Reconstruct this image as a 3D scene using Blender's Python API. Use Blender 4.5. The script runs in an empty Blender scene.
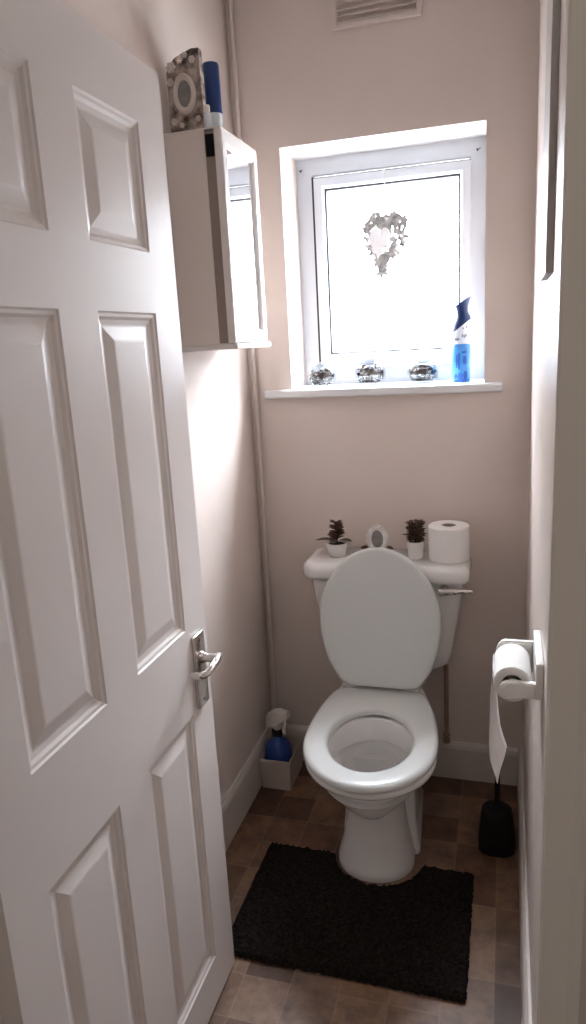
import bpy, bmesh, math, random
from mathutils import Vector, Matrix
random.seed(7)
S = bpy.context.scene
COL = S.collection
PI = math.pi

# ------------------------------------------------------------------ materials
def mat(name, col, rough=0.5, metal=0.0, spec=0.5, noise=None, bump=0.0, bscale=40.0, coat=0.0, trans=0.0, ior=1.45, emit=None):
    m = bpy.data.materials.new(name); m.use_nodes = True
    nt = m.node_tree; b = nt.nodes['Principled BSDF']
    b.inputs['Base Color'].default_value = (*col, 1)
    b.inputs['Roughness'].default_value = rough
    b.inputs['Metallic'].default_value = metal
    b.inputs['Specular IOR Level'].default_value = spec
    b.inputs['Coat Weight'].default_value = coat
    b.inputs['Transmission Weight'].default_value = trans
    b.inputs['IOR'].default_value = ior
    if noise or bump:
        tc = nt.nodes.new('ShaderNodeTexCoord')
    if noise:
        col2, sc = noise
        n = nt.nodes.new('ShaderNodeTexNoise'); n.inputs['Scale'].default_value = sc; n.inputs['Detail'].default_value = 4
        r = nt.nodes.new('ShaderNodeValToRGB')
        r.color_ramp.elements[0].color = (*col, 1); r.color_ramp.elements[0].position = .35
        r.color_ramp.elements[1].color = (*col2, 1); r.color_ramp.elements[1].position = .65
        nt.links.new(tc.outputs['Object'], n.inputs['Vector'])
        nt.links.new(n.outputs['Fac'], r.inputs['Fac'])
        nt.links.new(r.outputs['Color'], b.inputs['Base Color'])
    if bump:
        n2 = nt.nodes.new('ShaderNodeTexNoise'); n2.inputs['Scale'].default_value = bscale; n2.inputs['Detail'].default_value = 3
        bp = nt.nodes.new('ShaderNodeBump'); bp.inputs['Strength'].default_value = bump; bp.inputs['Distance'].default_value = .01
        nt.links.new(tc.outputs['Object'], n2.inputs['Vector'])
        nt.links.new(n2.outputs['Fac'], bp.inputs['Height'])
        nt.links.new(bp.outputs['Normal'], b.inputs['Normal'])
    return m

WALLC = (.715, .615, .56)
M_wall = mat('wall_paint', WALLC, .55, spec=.4, noise=((.70, .60, .545), 3), bump=.04, bscale=60)
M_wall_gloss = mat('wall_paint_sheen', WALLC, .33, spec=.75, noise=((.705, .605, .55), 3), bump=.015, bscale=25)
M_ceil = mat('ceiling_paint', (.8, .76, .72), .7)
M_reveal = mat('reveal_paint', (.72, .71, .71), .5)
M_trim = mat('trim_gloss', (.68, .61, .565), .4, bump=.02, bscale=20)
M_lining = mat('lining_gloss', (.84, .80, .76), .4, bump=.02, bscale=20)
M_door = mat('door_gloss', (.77, .71, .68), .33, noise=((.76, .70, .67), 4), bump=.03, bscale=14)
M_upvc = mat('white_upvc', (.66, .68, .72), .25)
M_gasket = mat('dark_gasket', (.03, .028, .028), .6)
M_ceramic = mat('ceramic', (.80, .78, .765), .12, coat=.4)
M_seat = mat('seat_plastic', (.685, .695, .68), .25)
M_chrome = mat('chrome', (.72, .68, .66), .16, metal=1)
M_mirror = mat('mirror_silver', (.93, .94, .95), .02, metal=1)
M_cabinet = mat('cabinet_paint', (.85, .77, .715), .4)
M_cabdoor = mat('cabinet_door_paint', (.85, .80, .77), .3)
M_gap_shade = mat('cabinet_gap_shade', (.34, .27, .235), .7)  # dark colour imitates the shade in the cabinet door gap
M_black = mat('black_plastic', (.009, .008, .008), .6, spec=.2)
M_mat = mat('black_pile', (.012, .0095, .0085), 1.0, spec=.05, noise=((.022, .018, .016), 120))
M_paper = mat('tissue_paper', (.86, .83, .81), .95, spec=.1, bump=.1, bscale=90)
M_card = mat('cardboard_core', (.33, .29, .27), .9)
M_holder = mat('white_plastic', (.83, .80, .77), .25)
M_bluebody = mat('blue_liquid', (.02, .07, .30), .2, coat=.3)
M_bluecan = mat('blue_can', (.010, .042, .17), .35)
M_cap = mat('clear_cap', (.72, .76, .80), .12)
M_boxw = mat('white_box_plastic', (.62, .53, .47), .6)
M_trigger = mat('trigger_white', (.80, .74, .70), .4)
M_navy = mat('navy_plastic', (.008, .026, .11), .4)
M_afblue = mat('freshener_blue', (.08, .31, .70), .3, noise=((.04, .20, .56), 28))
M_afdark = mat('freshener_dark_print', (.02, .10, .42), .4)
M_afwhite = mat('freshener_label_white', (.75, .80, .88), .4)
M_grey = mat('grey_print', (.22, .25, .33), .5)
M_pot = mat('white_pot', (.84, .80, .77), .35)
M_leafb = mat('brown_leaf', (.055, .022, .014), .6, noise=((.13, .06, .035), 60))
M_leafg = mat('olive_leaf', (.10, .075, .045), .55, noise=((.15, .12, .085), 40))
M_stem = mat('stem_brown', (.06, .035, .02), .7)
M_soil = mat('soil', (.03, .02, .015), .9)
M_resin = mat('silver_resin', (.84, .81, .78), .4, noise=((.66, .62, .58), 60), bump=.3, bscale=90)
M_photo = mat('grey_photo', (.22, .21, .20), .3, noise=((.32, .30, .29), 45))
M_ornate = mat('carved_brown', (.075, .05, .038), .6, noise=((.60, .50, .44), 42), bump=.4, bscale=60)
M_ornwhite = mat('carved_white', (.72, .64, .58), .55)
M_wicker = mat('grey_wicker', (.34, .32, .31), .8, noise=((.52, .50, .49), 50))
M_hwhite = mat('white_heart_wood', (.92, .91, .93), .5)
M_string = mat('string', (.62, .60, .60), .8)
M_potp = mat('dried_petals', (.03, .02, .014), .9, spec=.1, noise=((.10, .08, .07), 55))
M_potpd = mat('dark_petals', (.012, .008, .006), .9, spec=.1, noise=((.035, .025, .02), 55))
M_pipe = mat('painted_pipe', (.66, .565, .51), .35)
M_copper = mat('copper_pipe', (.36, .25, .19), .5, noise=((.28, .18, .13), 20))
M_vent = mat('vent_white', (.72, .62, .57), .5)
M_picture = mat('grey_canvas', (.55, .51, .48), .45, noise=((.50, .46, .43), 7))
M_water = mat('still_water', (.62, .62, .62), .06, spec=.3)

def glass_mat(name, tint=(1, 1, 1), gloss=.08, haze=0.0):
    m = bpy.data.materials.new(name); m.use_nodes = True; nt = m.node_tree
    for n in list(nt.nodes): nt.nodes.remove(n)
    out = nt.nodes.new('ShaderNodeOutputMaterial')
    tr = nt.nodes.new('ShaderNodeBsdfTransparent'); tr.inputs['Color'].default_value = (*tint, 1)
    gl = nt.nodes.new('ShaderNodeBsdfGlossy'); gl.inputs['Roughness'].default_value = .05
    fr = nt.nodes.new('ShaderNodeFresnel'); fr.inputs['IOR'].default_value = 1.45
    mx = nt.nodes.new('ShaderNodeMixShader')
    if gloss is None:
        nt.links.new(fr.outputs['Fac'], mx.inputs['Fac'])
    else:
        mx.inputs['Fac'].default_value = gloss
    nt.links.new(tr.outputs[0], mx.inputs[1]); nt.links.new(gl.outputs[0], mx.inputs[2])
    last = mx
    if haze:
        tl = nt.nodes.new('ShaderNodeBsdfTranslucent'); tl.inputs['Color'].default_value = (.95, .96, .98, 1)
        m2 = nt.nodes.new('ShaderNodeMixShader'); m2.inputs['Fac'].default_value = haze
        nt.links.new(mx.outputs[0], m2.inputs[1]); nt.links.new(tl.outputs[0], m2.inputs[2]); last = m2
    nt.links.new(last.outputs[0], out.inputs['Surface'])
    return m
M_pane = glass_mat('window_glass', (.98, .99, 1), .04, .12)
M_bowl = glass_mat('bowl_glass', (.92, .935, .95), .08, .0)
M_clear = glass_mat('clear_plastic', (.80, .86, .92), .15)

def floor_mat():
    m = bpy.data.materials.new('brown_vinyl_tiles'); m.use_nodes = True; nt = m.node_tree
    b = nt.nodes['Principled BSDF']; N = nt.nodes.new; L = nt.links.new
    tc = N('ShaderNodeTexCoord'); sep = N('ShaderNodeSeparateXYZ'); L(tc.outputs['Object'], sep.inputs[0])
    def math_(op, a, bb=None):
        n = N('ShaderNodeMath'); n.operation = op
        for i, v in enumerate((a, bb)):
            if v is None: continue
            if isinstance(v, (int, float)): n.inputs[i].default_value = v
            else: L(v, n.inputs[i])
        return n.outputs[0]
    T = .117
    u = math_('DIVIDE', math_('ADD', sep.outputs['X'], .0125), T)
    v = math_('DIVIDE', math_('ADD', sep.outputs['Y'], .93), T)
    fu, fv = math_('FLOOR', u), math_('FLOOR', v)
    # pairs of tiles merge into oblongs: every other column shifts and joins two rows
    par = math_('MODULO', math_('ABSOLUTE', fu), 3)
    big = math_('LESS_THAN', par, .5)
    v2 = math_('DIVIDE', math_('ADD', v, 1.0), 2.0); fv2 = math_('FLOOR', v2)
    cv = math_('ADD', math_('MULTIPLY', fv, math_('SUBTRACT', 1.0, big)), math_('MULTIPLY', math_('ADD', fv2, .5), big))
    comb = N('ShaderNodeCombineXYZ'); L(fu, comb.inputs[0]); L(cv, comb.inputs[1])
    wn = N('ShaderNodeTexWhiteNoise'); wn.noise_dimensions = '2D'; L(comb.outputs[0], wn.inputs['Vector'])
    ramp = N('ShaderNodeValToRGB'); cr = ramp.color_ramp; cr.interpolation = 'LINEAR'
    cols = [(0, (.085, .042, .024)), (.3, (.165, .092, .055)), (.55, (.225, .132, .080)), (.75, (.19, .128, .098)), (1, (.28, .172, .108))]
    cr.elements[0].color = (*cols[0][1], 1); cr.elements[1].position = 1; cr.elements[1].color = (*cols[-1][1], 1)
    for p, c in cols[1:-1]:
        e = cr.elements.new(p); e.color = (*c, 1)
    L(wn.outputs['Value'], ramp.inputs['Fac'])
    nz = N('ShaderNodeTexNoise'); nz.inputs['Scale'].default_value = 14; nz.inputs['Detail'].default_value = 6; nz.inputs['Roughness'].default_value = .7
    L(tc.outputs['Object'], nz.inputs['Vector'])
    r2 = N('ShaderNodeValToRGB'); r2.color_ramp.elements[0].color = (.52, .49, .48, 1); r2.color_ramp.elements[0].position = .32
    r2.color_ramp.elements[1].color = (1.3, 1.25, 1.2, 1); r2.color_ramp.elements[1].position = .68
    L(nz.outputs['Fac'], r2.inputs['Fac'])
    mul = N('ShaderNodeMix'); mul.data_type = 'RGBA'; mul.blend_type = 'MULTIPLY'; mul.inputs['Factor'].default_value = 1
    L(ramp.outputs['Color'], mul.inputs['A']); L(r2.outputs['Color'], mul.inputs['B'])
    # thin pale joints
    du = math_('SUBTRACT', .5, math_('ABSOLUTE', math_('SUBTRACT', math_('FRACT', u), .5)))
    dv1 = math_('SUBTRACT', .5, math_('ABSOLUTE', math_('SUBTRACT', math_('FRACT', v), .5)))
    dv2 = math_('MULTIPLY', math_('SUBTRACT', .5, math_('ABSOLUTE', math_('SUBTRACT', math_('FRACT', v2), .5))), 2.0)
    dv = math_('ADD', math_('MULTIPLY', dv1, math_('SUBTRACT', 1.0, big)), math_('MULTIPLY', dv2, big))
    edge = math_('LESS_THAN', math_('MINIMUM', du, dv), .018)
    mx = N('ShaderNodeMix'); mx.data_type = 'RGBA'; mx.blend_type = 'MIX'
    L(math_('MULTIPLY', edge, .22), mx.inputs['Factor']); L(mul.outputs['Result'], mx.inputs['A']); mx.inputs['B'].default_value = (.36, .26, .19, 1)
    L(mx.outputs['Result'], b.inputs['Base Color'])
    b.inputs['Roughness'].default_value = .42
    return m
M_floor = floor_mat()
M_hall = mat('hall_paint', (.72, .66, .60), .6)
M_carpet = mat('hall_carpet', (.25, .20, .17), .95, noise=((.20, .16, .14), 80))

# ------------------------------------------------------------------ geometry helpers
def BM(): return bmesh.new()

def box(bm, lo, hi, bev=0.0, seg=2, mi=0):
    x0, y0, z0 = lo; x1, y1, z1 = hi
    vs = [bm.verts.new(c) for c in ((x0,y0,z0),(x1,y0,z0),(x1,y1,z0),(x0,y1,z0),(x0,y0,z1),(x1,y0,z1),(x1,y1,z1),(x0,y1,z1))]
    fs = [bm.faces.new([vs[i] for i in f]) for f in ((3,2,1,0),(4,5,6,7),(0,1,5,4),(1,2,6,5),(2,3,7,6),(3,0,4,7))]
    for f in fs: f.material_index = mi
    if bev:
        es = list({e for f in fs for e in f.edges})
        bmesh.ops.bevel(bm, geom=es, offset=bev, segments=seg, profile=.5, affect='EDGES', material=-1)
    return bm

def loft(bm, rings, cap0=True, cap1=True, closed=True, mi=0):
    R = [[bm.verts.new(p) for p in r] for r in rings]
    n = len(R[0])
    for a, b in zip(R, R[1:]):
        for i in range(n if closed else n-1):
            j = (i+1) % n
            f = bm.faces.new((a[i], a[j], b[j], b[i])); f.material_index = mi
    if cap0: bm.faces.new(R[0][::-1]).material_index = mi
    if cap1: bm.faces.new(R[-1]).material_index = mi
    return bm

def lathe(bm, prof, c=(0,0,0), n=24, axis='Z', cap=True, mi=0):
    rings = []
    for r, h in prof:
        ring = []
        for k in range(n):
            a = 2*PI*k/n; p, q = r*math.cos(a), r*math.sin(a)
            if axis == 'Z': ring.append((c[0]+p, c[1]+q, c[2]+h))
            elif axis == 'Y': ring.append((c[0]+q, c[1]+h, c[2]+p))
            else: ring.append((c[0]+h, c[1]+p, c[2]+q))
        rings.append(ring)
    return loft(bm, rings, cap, cap, mi=mi)

def tube(bm, pts, r, n=12, cap=True, mi=0):
    pts = [Vector(p) for p in pts]; rings = []
    rr = r if isinstance(r, (list, tuple)) else [r]*len(pts)
    up = None
    for i, p in enumerate(pts):
        t = (pts[min(i+1, len(pts)-1)] - pts[max(i-1, 0)]).normalized()
        if up is None:
            up = Vector((0,0,1)) if abs(t.z) < .9 else Vector((1,0,0))
        s = t.cross(up).normalized(); up = s.cross(t).normalized()
        rings.append([p + rr[i]*(math.cos(2*PI*k/n)*s + math.sin(2*PI*k/n)*up) for k in range(n)])
    return loft(bm, rings, cap, cap, mi=mi)

def smooth_path(pts, n=8):
    P = [Vector(p) for p in pts]; out = []
    for i in range(len(P)-1):
        p0, p1, p2, p3 = P[max(i-1,0)], P[i], P[i+1], P[min(i+2,len(P)-1)]
        for k in range(n):
            t = k/n
            out.append(.5*((2*p1)+(p2-p0)*t+(2*p0-5*p1+4*p2-p3)*t*t+(3*p1-p0-3*p2+p3)*t**3))
    out.append(P[-1]); return out

def wpos(o):
    v = Vector((0,0,0))
    while o is not None: v = v + o.location; o = o.parent
    return v

def obj(name, bm, m, parent=None, origin=None, smooth=False, sharp=35):
    """Link bm (world coordinates) as one mesh object, its origin at `origin` (or at the parent's)."""
    bmesh.ops.recalc_face_normals(bm, faces=bm.faces)
    base = Vector(origin) if origin else (wpos(parent) if parent else Vector((0,0,0)))
    bmesh.ops.translate(bm, verts=bm.verts, vec=-base)
    me = bpy.data.meshes.new(name)
    if smooth:
        for f in bm.faces: f.smooth = True
        for e in bm.edges:
            if len(e.link_faces) == 2 and e.calc_face_angle(0) > math.radians(sharp): e.smooth = False
    bm.to_mesh(me); bm.free()
    for x in (m if isinstance(m, (list, tuple)) else [m]): me.materials.append(x)
    o = bpy.data.objects.new(name, me); COL.objects.link(o)
    if parent:
        o.parent = parent; o.location = base - wpos(parent)
    else: o.location = base
    return o

def tag(o, label, cat, group=None):
    o['label'] = label; o['category'] = cat
    if group: o['group'] = group
    return o
def thing(name, label, cat, loc, group=None):
    o = bpy.data.objects.new(name, None); COL.objects.link(o); o.location = loc
    o.empty_display_size = .05
    return tag(o, label, cat, group)
def struct(o, label=None, cat=None):
    o['kind'] = 'structure'
    if label: o['label'] = label
    if cat: o['category'] = cat
    return o

# ------------------------------------------------------------------ room shell
W, H = .8816, 2.55
WX0, WX1, WZ0, WZ1 = .143, .747, 1.347, 2.068      # window opening
FY0, FY1 = -1.62, -1.75                            # front wall (with the doorway)
DX0, DX1, DZ = .155, .858, 2.005                   # doorway opening inside the lining

bm = BM(); box(bm, (-.12, FY1, -.06), (W+.12, .30, 0))
struct(obj('floor', bm, M_floor), 'brown patchwork tile floor of the toilet room', 'floor')
bm = BM(); box(bm, (-.12, FY1, H), (W+.12, .30, H+.06))
struct(obj('ceiling', bm, M_ceil), 'pale ceiling above the toilet room', 'ceiling')

bm = BM()
Y1 = .26
box(bm, (-.12, 0, 0), (WX0, Y1, H)); box(bm, (WX1, 0, 0), (W+.12, Y1, H))
box(bm, (WX0, 0, 0), (WX1, Y1, WZ0-.02)); box(bm, (WX0, 0, WZ1), (WX1, Y1, H))
bm.normal_update()
for f in bm.faces:
    c = f.calc_center_median()
    if .01 < c.y < .2 and WX0-.001 <= c.x <= WX1+.001 and c.z > WZ0-.05:
        f.material_index = 1
struct(obj('wall_back', bm, [M_wall, M_reveal]), 'beige pink back wall around the window', 'wall')
bm = BM(); box(bm, (-.12, FY0, 0), (0, 0, H))
struct(obj('wall_left', bm, M_wall), 'beige pink left wall carrying the mirror cabinet', 'wall')
bm = BM(); box(bm, (W, FY0, 0), (W+.12, 0, H))
struct(obj('wall_right', bm, M_wall_gloss), 'glossy beige right wall with bright window glare', 'wall')
bm = BM()
box(bm, (-.9, FY1, 0), (DX0-.03, FY0, H)); box(bm, (DX1+.03, FY1, 0), (1.75, FY0, H))
box(bm, (DX0-.03, FY1, DZ+.03), (DX1+.03, FY0, H))
struct(obj('wall_front', bm, M_hall), 'wall holding the doorway of the toilet room', 'wall')

# door lining with stop, architrave on the hall side
bm = BM()
box(bm, (DX1, FY1-.005, 0), (DX1+.03, FY0, DZ+.03), .002)
box(bm, (DX0-.03, FY1-.005, 0), (DX0, FY0, DZ+.03), .002)
box(bm, (DX0, FY1-.005, DZ), (DX1, FY0, DZ+.03), .002)
struct(obj('trim_1', bm, M_lining), 'greyish white painted lining of the doorway', 'door lining')
bm = BM()
prof = [(0, 0), (0, -.013), (.002, -.0155), (.021, -.0165), (.025, -.020), (.030, -.020), (.036, -.015), (.062, -.015), (.070, -.008), (.070, 0)]
yb = FY1-.0051
def arch(x0, sgn, z1):
    loft(bm, [[(x0+sgn*a, yb+b, 0) for a, b in prof], [(x0+sgn*a, yb+b, z1) for a, b in prof]])
arch(DX1-.012, 1, DZ+.06); arch(DX0-.004, -1, DZ+.06)
box(bm, (DX0-.060, yb-.0145, DZ+.004), (DX1+.050, yb, DZ+.0595), .002)
struct(obj('trim_2', bm, M_lining), 'moulded architrave around the doorway', 'architrave')

# baseboards
def board(name, a, b, nrm, h, lab):
    p = [(0, 0), (.015, 0), (.015, h-.022), (.012, h-.010), (.006, h), (0, h)]
    bm = BM(); A, B, Nn = Vector(a), Vector(b), Vector(nrm)
    loft(bm, [[A+Nn*d+Vector((0,0,z)) for d, z in p], [B+Nn*d+Vector((0,0,z)) for d, z in p]])
    struct(obj(name, bm, M_trim), lab, 'baseboard')
board('baseboard_left', (0, FY0, 0), (0, -.001, 0), (1, 0, 0), .15, 'off white baseboard along the left wall')
board('baseboard_back', (.015, 0, 0), (W-.015, 0, 0), (0, -1, 0), .135, 'off white baseboard along the back wall')
board('baseboard_right', (W, FY0, 0), (W, -.001, 0), (-1, 0, 0), .14, 'off white baseboard along the right wall')

# hall the camera stands in
def shell(name, lo, hi, m, lab, cat):
    bm = BM(); box(bm, lo, hi); return struct(obj(name, bm, m), lab, cat)
shell('floor_hall', (-.9, -3.6, -.06), (1.75, FY1, 0), M_carpet, 'carpet of the hall before the doorway', 'floor')
shell('ceiling_hall', (-.9, -3.6, H), (1.75, FY1, H+.06), M_ceil, 'ceiling of the hall before the doorway', 'ceiling')
shell('wall_hall_left', (-1.0, -3.6, 0), (-.9, FY0, H), M_hall, 'left wall of the hall', 'wall')
shell('wall_hall_right', (1.75, -3.6, 0), (1.85, FY0, H), M_hall, 'right wall of the hall', 'wall')
shell('wall_hall_rear', (-1.0, -3.7, 0), (1.85, -3.6, H), M_hall, 'rear wall of the hall', 'wall')

# ------------------------------------------------------------------ window
FP = .18                                            # front of the fixed frame
def ring_frame(bm, x0, x1, z0, z1, w, y0, y1, bev=.004, wb=None, mi=0):
    wb = wb or w
    o = [(x0, z0), (x1, z0), (x1, z1), (x0, z1)]
    i = [(x0+w, z0+wb), (x1-w, z0+wb), (x1-w, z1-w), (x0+w, z1-w)]
    def sh(p, d): # shrink outer/grow inner for the chamfer
        return p
    ob = [(x, y1, z) for x, z in o]; of = [(x, y0, z) for x, z in o]
    b = bev
    i0 = [(x0+w-b, z0+wb-b), (x1-w+b, z0+wb-b), (x1-w+b, z1-w+b), (x0+w-b, z1-w+b)]
    rings = [ob, of, [(x, y0, z) for x, z in i0], [(x, y0+b, z) for x, z in i], [(x, y1, z) for x, z in i]]
    R = [[bm.verts.new(p) for p in r] for r in rings]
    for a, c in zip(R, R[1:]+[R[0]]):
        for k in range(4):
            f = bm.faces.new((a[k], a[(k+1)%4], c[(k+1)%4], c[k])); f.material_index = mi
win = bpy.data.objects.new('window_1', None); COL.objects.link(win); win.location = (.445, FP, WZ0)
struct(win, 'small white framed window with overexposed daylight behind it', 'window')
bm = BM(); ring_frame(bm, WX0, WX1, WZ0, WZ1, .054, FP, FP+.07)
obj('window_frame', bm, M_upvc, win)
bm = BM(); ring_frame(bm, .202, .698, 1.405, 2.006, .033, FP-.012, FP+.045, .008, .044)
obj('sash', bm, M_upvc, win)
bm = BM()
box(bm, (.1935, FP-.004, 1.425), (.2018, FP+.01, 2.012))
box(bm, (.1935, FP-.004, 2.0065), (.698, FP+.01, 2.0100))
obj('sash_seal', bm, M_gasket, win)
bm = BM(); ring_frame(bm, .2345, .6655, 1.4485, 1.9735, .0058, FP-.001, FP+.02, .001)
obj('glazing_bead', bm, M_gasket, win)
bm = BM(); box(bm, (.236, FP+.016, 1.450), (.664, FP+.022, 1.972))
obj('pane', bm, M_pane, win)
bm = BM()
for x in (.158, .716):
    lathe(bm, [(.003, 0), (.003, -.006), (.0012, -.007), (.0012, -.016)], (x, FP, 2.034), 8, 'Y')
    tube(bm, smooth_path([(x, FP-.015, 2.034), (x+.004, FP-.019, 2.032), (x+.010, FP-.016, 2.036)], 4), .0012, 6)
obj('wire_hook', bm, M_gasket, win)
bm = BM(); box(bm, (.056, -.032, WZ0-.026), (.803, FP+.002, WZ0), .006, 3)
struct(obj('trim_3', bm, M_reveal), 'white window board below the window', 'window sill')

# ------------------------------------------------------------------ six panel door, open flat beside the left wall
DFX, DBX = .188, .153                               # room side face, back face
DY0, DY1, DZ0, DZ1 = -1.612, -.91, .010, 1.992
ys = [DY0, -1.522, -1.318, -1.212, -1.010, DY1]
zs = [DZ0, .125, .740, .930, 1.562, 1.668, 1.886, DZ1]
pr = [(0, 0), (.003, -.003), (.008, -.004), (.013, -.008), (.021, -.0098), (.024, -.0098), (.046, -.003), (.050, -.0025)]
def door_face(bm, x, sg):
    for i in range(5):
        for j in range(7):
            y0, y1, z0, z1 = ys[i], ys[i+1], zs[j], zs[j+1]
            if i in (1, 3) and j in (1, 3, 5):
                R = [[bm.verts.new((x+sg*d, *p)) for p in ((y0+o, z0+o), (y1-o, z0+o), (y1-o, z1-o), (y0+o, z1-o))] for o, d in pr]
                for a, c in zip(R, R[1:]):
                    for k in range(4): bm.faces.new((a[k], a[(k+1)%4], c[(k+1)%4], c[k]))
                bm.faces.new(R[-1])
            else:
                bm.faces.new([bm.verts.new((x, *p)) for p in ((y0, z0), (y1, z0), (y1, z1), (y0, z1))])
bm = BM(); door_face(bm, DFX, 1); door_face(bm, DBX, -1)
for a, b_ in (((DY0, DZ0), (DY1, DZ0)), ((DY1, DZ0), (DY1, DZ1)), ((DY1, DZ1), (DY0, DZ1)), ((DY0, DZ1), (DY0, DZ0))):
    bm.faces.new([bm.verts.new(p) for p in ((DFX, *a), (DFX, *b_), (DBX, *b_), (DBX, *a))])
bmesh.ops.remove_doubles(bm, verts=bm.verts, dist=1e-5)
door = struct(obj('door_1', bm, M_door, origin=(DFX, DY0, 0)), 'white six panel door standing open along the left wall', 'door')
HY, HZ = -.965, .850
bm = BM(); box(bm, (DFX, HY-.025, .742), (DFX+.009, HY+.025, .908), .0035, 3)
for z in (.757, .893): lathe(bm, [(.004, .009), (.004, .0105), (.002, .011)], (DFX, HY, z), 8, 'X')
plate = obj('door_handle', bm, M_chrome, door, smooth=True); plate['label'] = 'chrome lever handle on a long backplate'
bm = BM()
lathe(bm, [(.013, .008), (.013, .014), (.0095, .018), (.0085, .048)], (DFX, HY, HZ+.004), 16, 'X')
pth = smooth_path([(DFX+.046, HY+.009, HZ+.005), (DFX+.050, HY-.012, HZ+.005), (DFX+.050, HY-.045, HZ+.001), (DFX+.046, HY-.060, HZ-.003), (DFX+.037, HY-.070, HZ-.004), (DFX+.020, HY-.068, HZ-.004)], 6)
tube(bm, pth, [.0085]*8+[.0075]*(len(pth)-8), 12)
obj('lever', bm, M_chrome, plate, smooth=True)
bm = BM()
for z in (.25, 1.75):
    tube(bm, [(DFX-.012, DY0-.004, z-.04), (DFX-.012, DY0-.004, z+.04)], .005, 8)
obj('hinge', bm, M_chrome, door)

# ------------------------------------------------------------------ toilet
def egg(front, yc, hw, L, yback, z, cx=0.0, n=28, nb=9, nf=2.0, nr=2.0):
    """egg outline, 2*n+nb points: left side front->back, straight back, right side back->front"""
    u1 = min((yback-yc)/L, .999)
    pts = []
    tf = [i/(n*.5) for i in range(int(n*.5))]
    half = []
    for t in tf:                                     # front quarter
        a = t*PI/2
        half.append((hw*math.sin(a)**(2/nf), yc-(yc-front)*math.cos(a)**(2/nf)))
    m = n-len(half)
    a1 = math.asin(u1)
    for k in range(m+1):
        a = a1*k/m
        half.append((hw*math.cos(a)**(2/nr), yc+L*math.sin(a)**(2/nr)))
    left = [(-x, y) for x, y in half]
    xb, yb_ = half[-1]
    back = [(-xb+2*xb*(k/(nb+1)), yb_) for k in range(1, nb+1)]
    right = half[1:][::-1]
    o = left+back+right
    for _ in range(2):
        o = [((o[i-1][0]+2*o[i][0]+o[(i+1)%len(o)][0])/4, (o[i-1][1]+2*o[i][1]+o[(i+1)%len(o)][1])/4) for i in range(len(o))]
    return [(cx+x, y, z) for x, y in o]

TC = Vector((.448, -.235, 0)); TA = math.radians(4.3)
def turn(bm):                                        # pan and seat sit turned a little from the wall
    bmesh.ops.rotate(bm, verts=bm.verts, cent=TC, matrix=Matrix.Rotation(TA, 3, 'Z'))
CXT = .448
toilet = thing('toilet', 'white close-coupled toilet with its lid raised, under the window', 'toilet', (CXT, -.33, 0))
bm = BM()
outer = [ # z, front, yc, hw, L, yback
    (0, -.562, -.46, .112, .8, -.13), (.018, -.562, -.46, .112, .8, -.13), (.026, -.556, -.46, .108, .8, -.13),
    (.09, -.542, -.46, .093, .8, -.13), (.16, -.535, -.45, .083, .8, -.12), (.215, -.539, -.45, .083, .8, -.11),
    (.26, -.543, -.452, .086, .7, -.10), (.30, -.548, -.465, .092, .65, -.08), (.335, -.568, -.49, .114, .6, -.07),
    (.360, -.650, -.525, .152, .56, -.06), (.377, -.722, -.535, .176, .54, -.05), (.39, -.735, -.535, .180, .54, -.05), (.400, -.735, -.535, .180, .54, -.05), (.404, -.731, -.535, .176, .54, -.054)]
inner = [ (.404, -.690, -.525, .128, .16, -.37), (.398, -.684, -.525, .121, .155, -.372), (.336, -.680, -.525, .118, .15, -.375), (.334, -.697, -.525, .136, .17, -.360),
    (.325, -.69, -.525, .130, .16, -.364), (.30, -.668, -.515, .115, .15, -.37), (.25, -.62, -.49, .085, .12, -.375), (.215, -.57, -.46, .058, .08, -.385)]
rings = [egg(f, c, h, l, b, z, CXT) for z, f, c, h, l, b in outer] + [egg(f, c, h, l, b, z, CXT) for z, f, c, h, l, b in inner]
loft(bm, rings)
# rear foot, a step wider than the front column
rr = []
for z, hw, y0 in ((0, .118, -.43), (.02, .118, -.43), (.03, .113, -.425), (.10, .106, -.415), (.20, .102, -.405), (.29, .100, -.40)):
    ring = []
    for sx, sy, a0 in ((-1, -1, PI), (1, -1, 1.5*PI), (1, 1, 0), (-1, 1, .5*PI)):
        cy = y0+.02 if sy < 0 else -.14
        for k in range(5):
            a = a0+k*PI/8; ring.append((CXT+.008+sx*(hw-.02)+.02*math.cos(a), cy+.02*math.sin(a), z))
    rr.append(ring)
loft(bm, rr)
turn(bm)
pan = obj('pan', bm, M_ceramic, toilet, smooth=True, sharp=50)
bm = BM(); e = egg(-.600, -.478, .072, .10, -.380, .232, CXT)
bm.faces.new([bm.verts.new(p) for p in e]); turn(bm)
obj('bowl_water', bm, M_water, pan)

def ringloft(bm, rings):
    R = [[bm.verts.new(p) for p in r] for r in rings]; n = len(R[0])
    for a, c in zip(R, R[1:]+[R[0]]):
        for i in range(n): bm.faces.new((a[i], a[(i+1)%n], c[(i+1)%n], c[i]))
def so(z, d): return egg(-.752+d, -.53, .1835-d, .42, -.232-d, z, CXT)
def si(z, d): return egg(-.679-d, -.52, .117+d, .157+d, -.3635+d, z, CXT, nr=2.0)
bm = BM(); ringloft(bm, [so(.412, .006), so(.416, .001), so(.424, 0), so(.431, .004), so(.4345, .013), si(.4345, .012), si(.431, .004), si(.424, 0), si(.412, 0)]); turn(bm)
seat = obj('seat', bm, M_seat, toilet, smooth=True, sharp=60)
for x, y in ((-.10, -.655), (.10, -.655), (-.14, -.40), (.14, -.40)):
    bm = BM(); box(bm, (CXT+x-.012, y-.01, .403), (CXT+x+.012, y+.01, .415), .003)
    turn(bm); obj('seat_buffer', bm, M_seat, seat)

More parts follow.
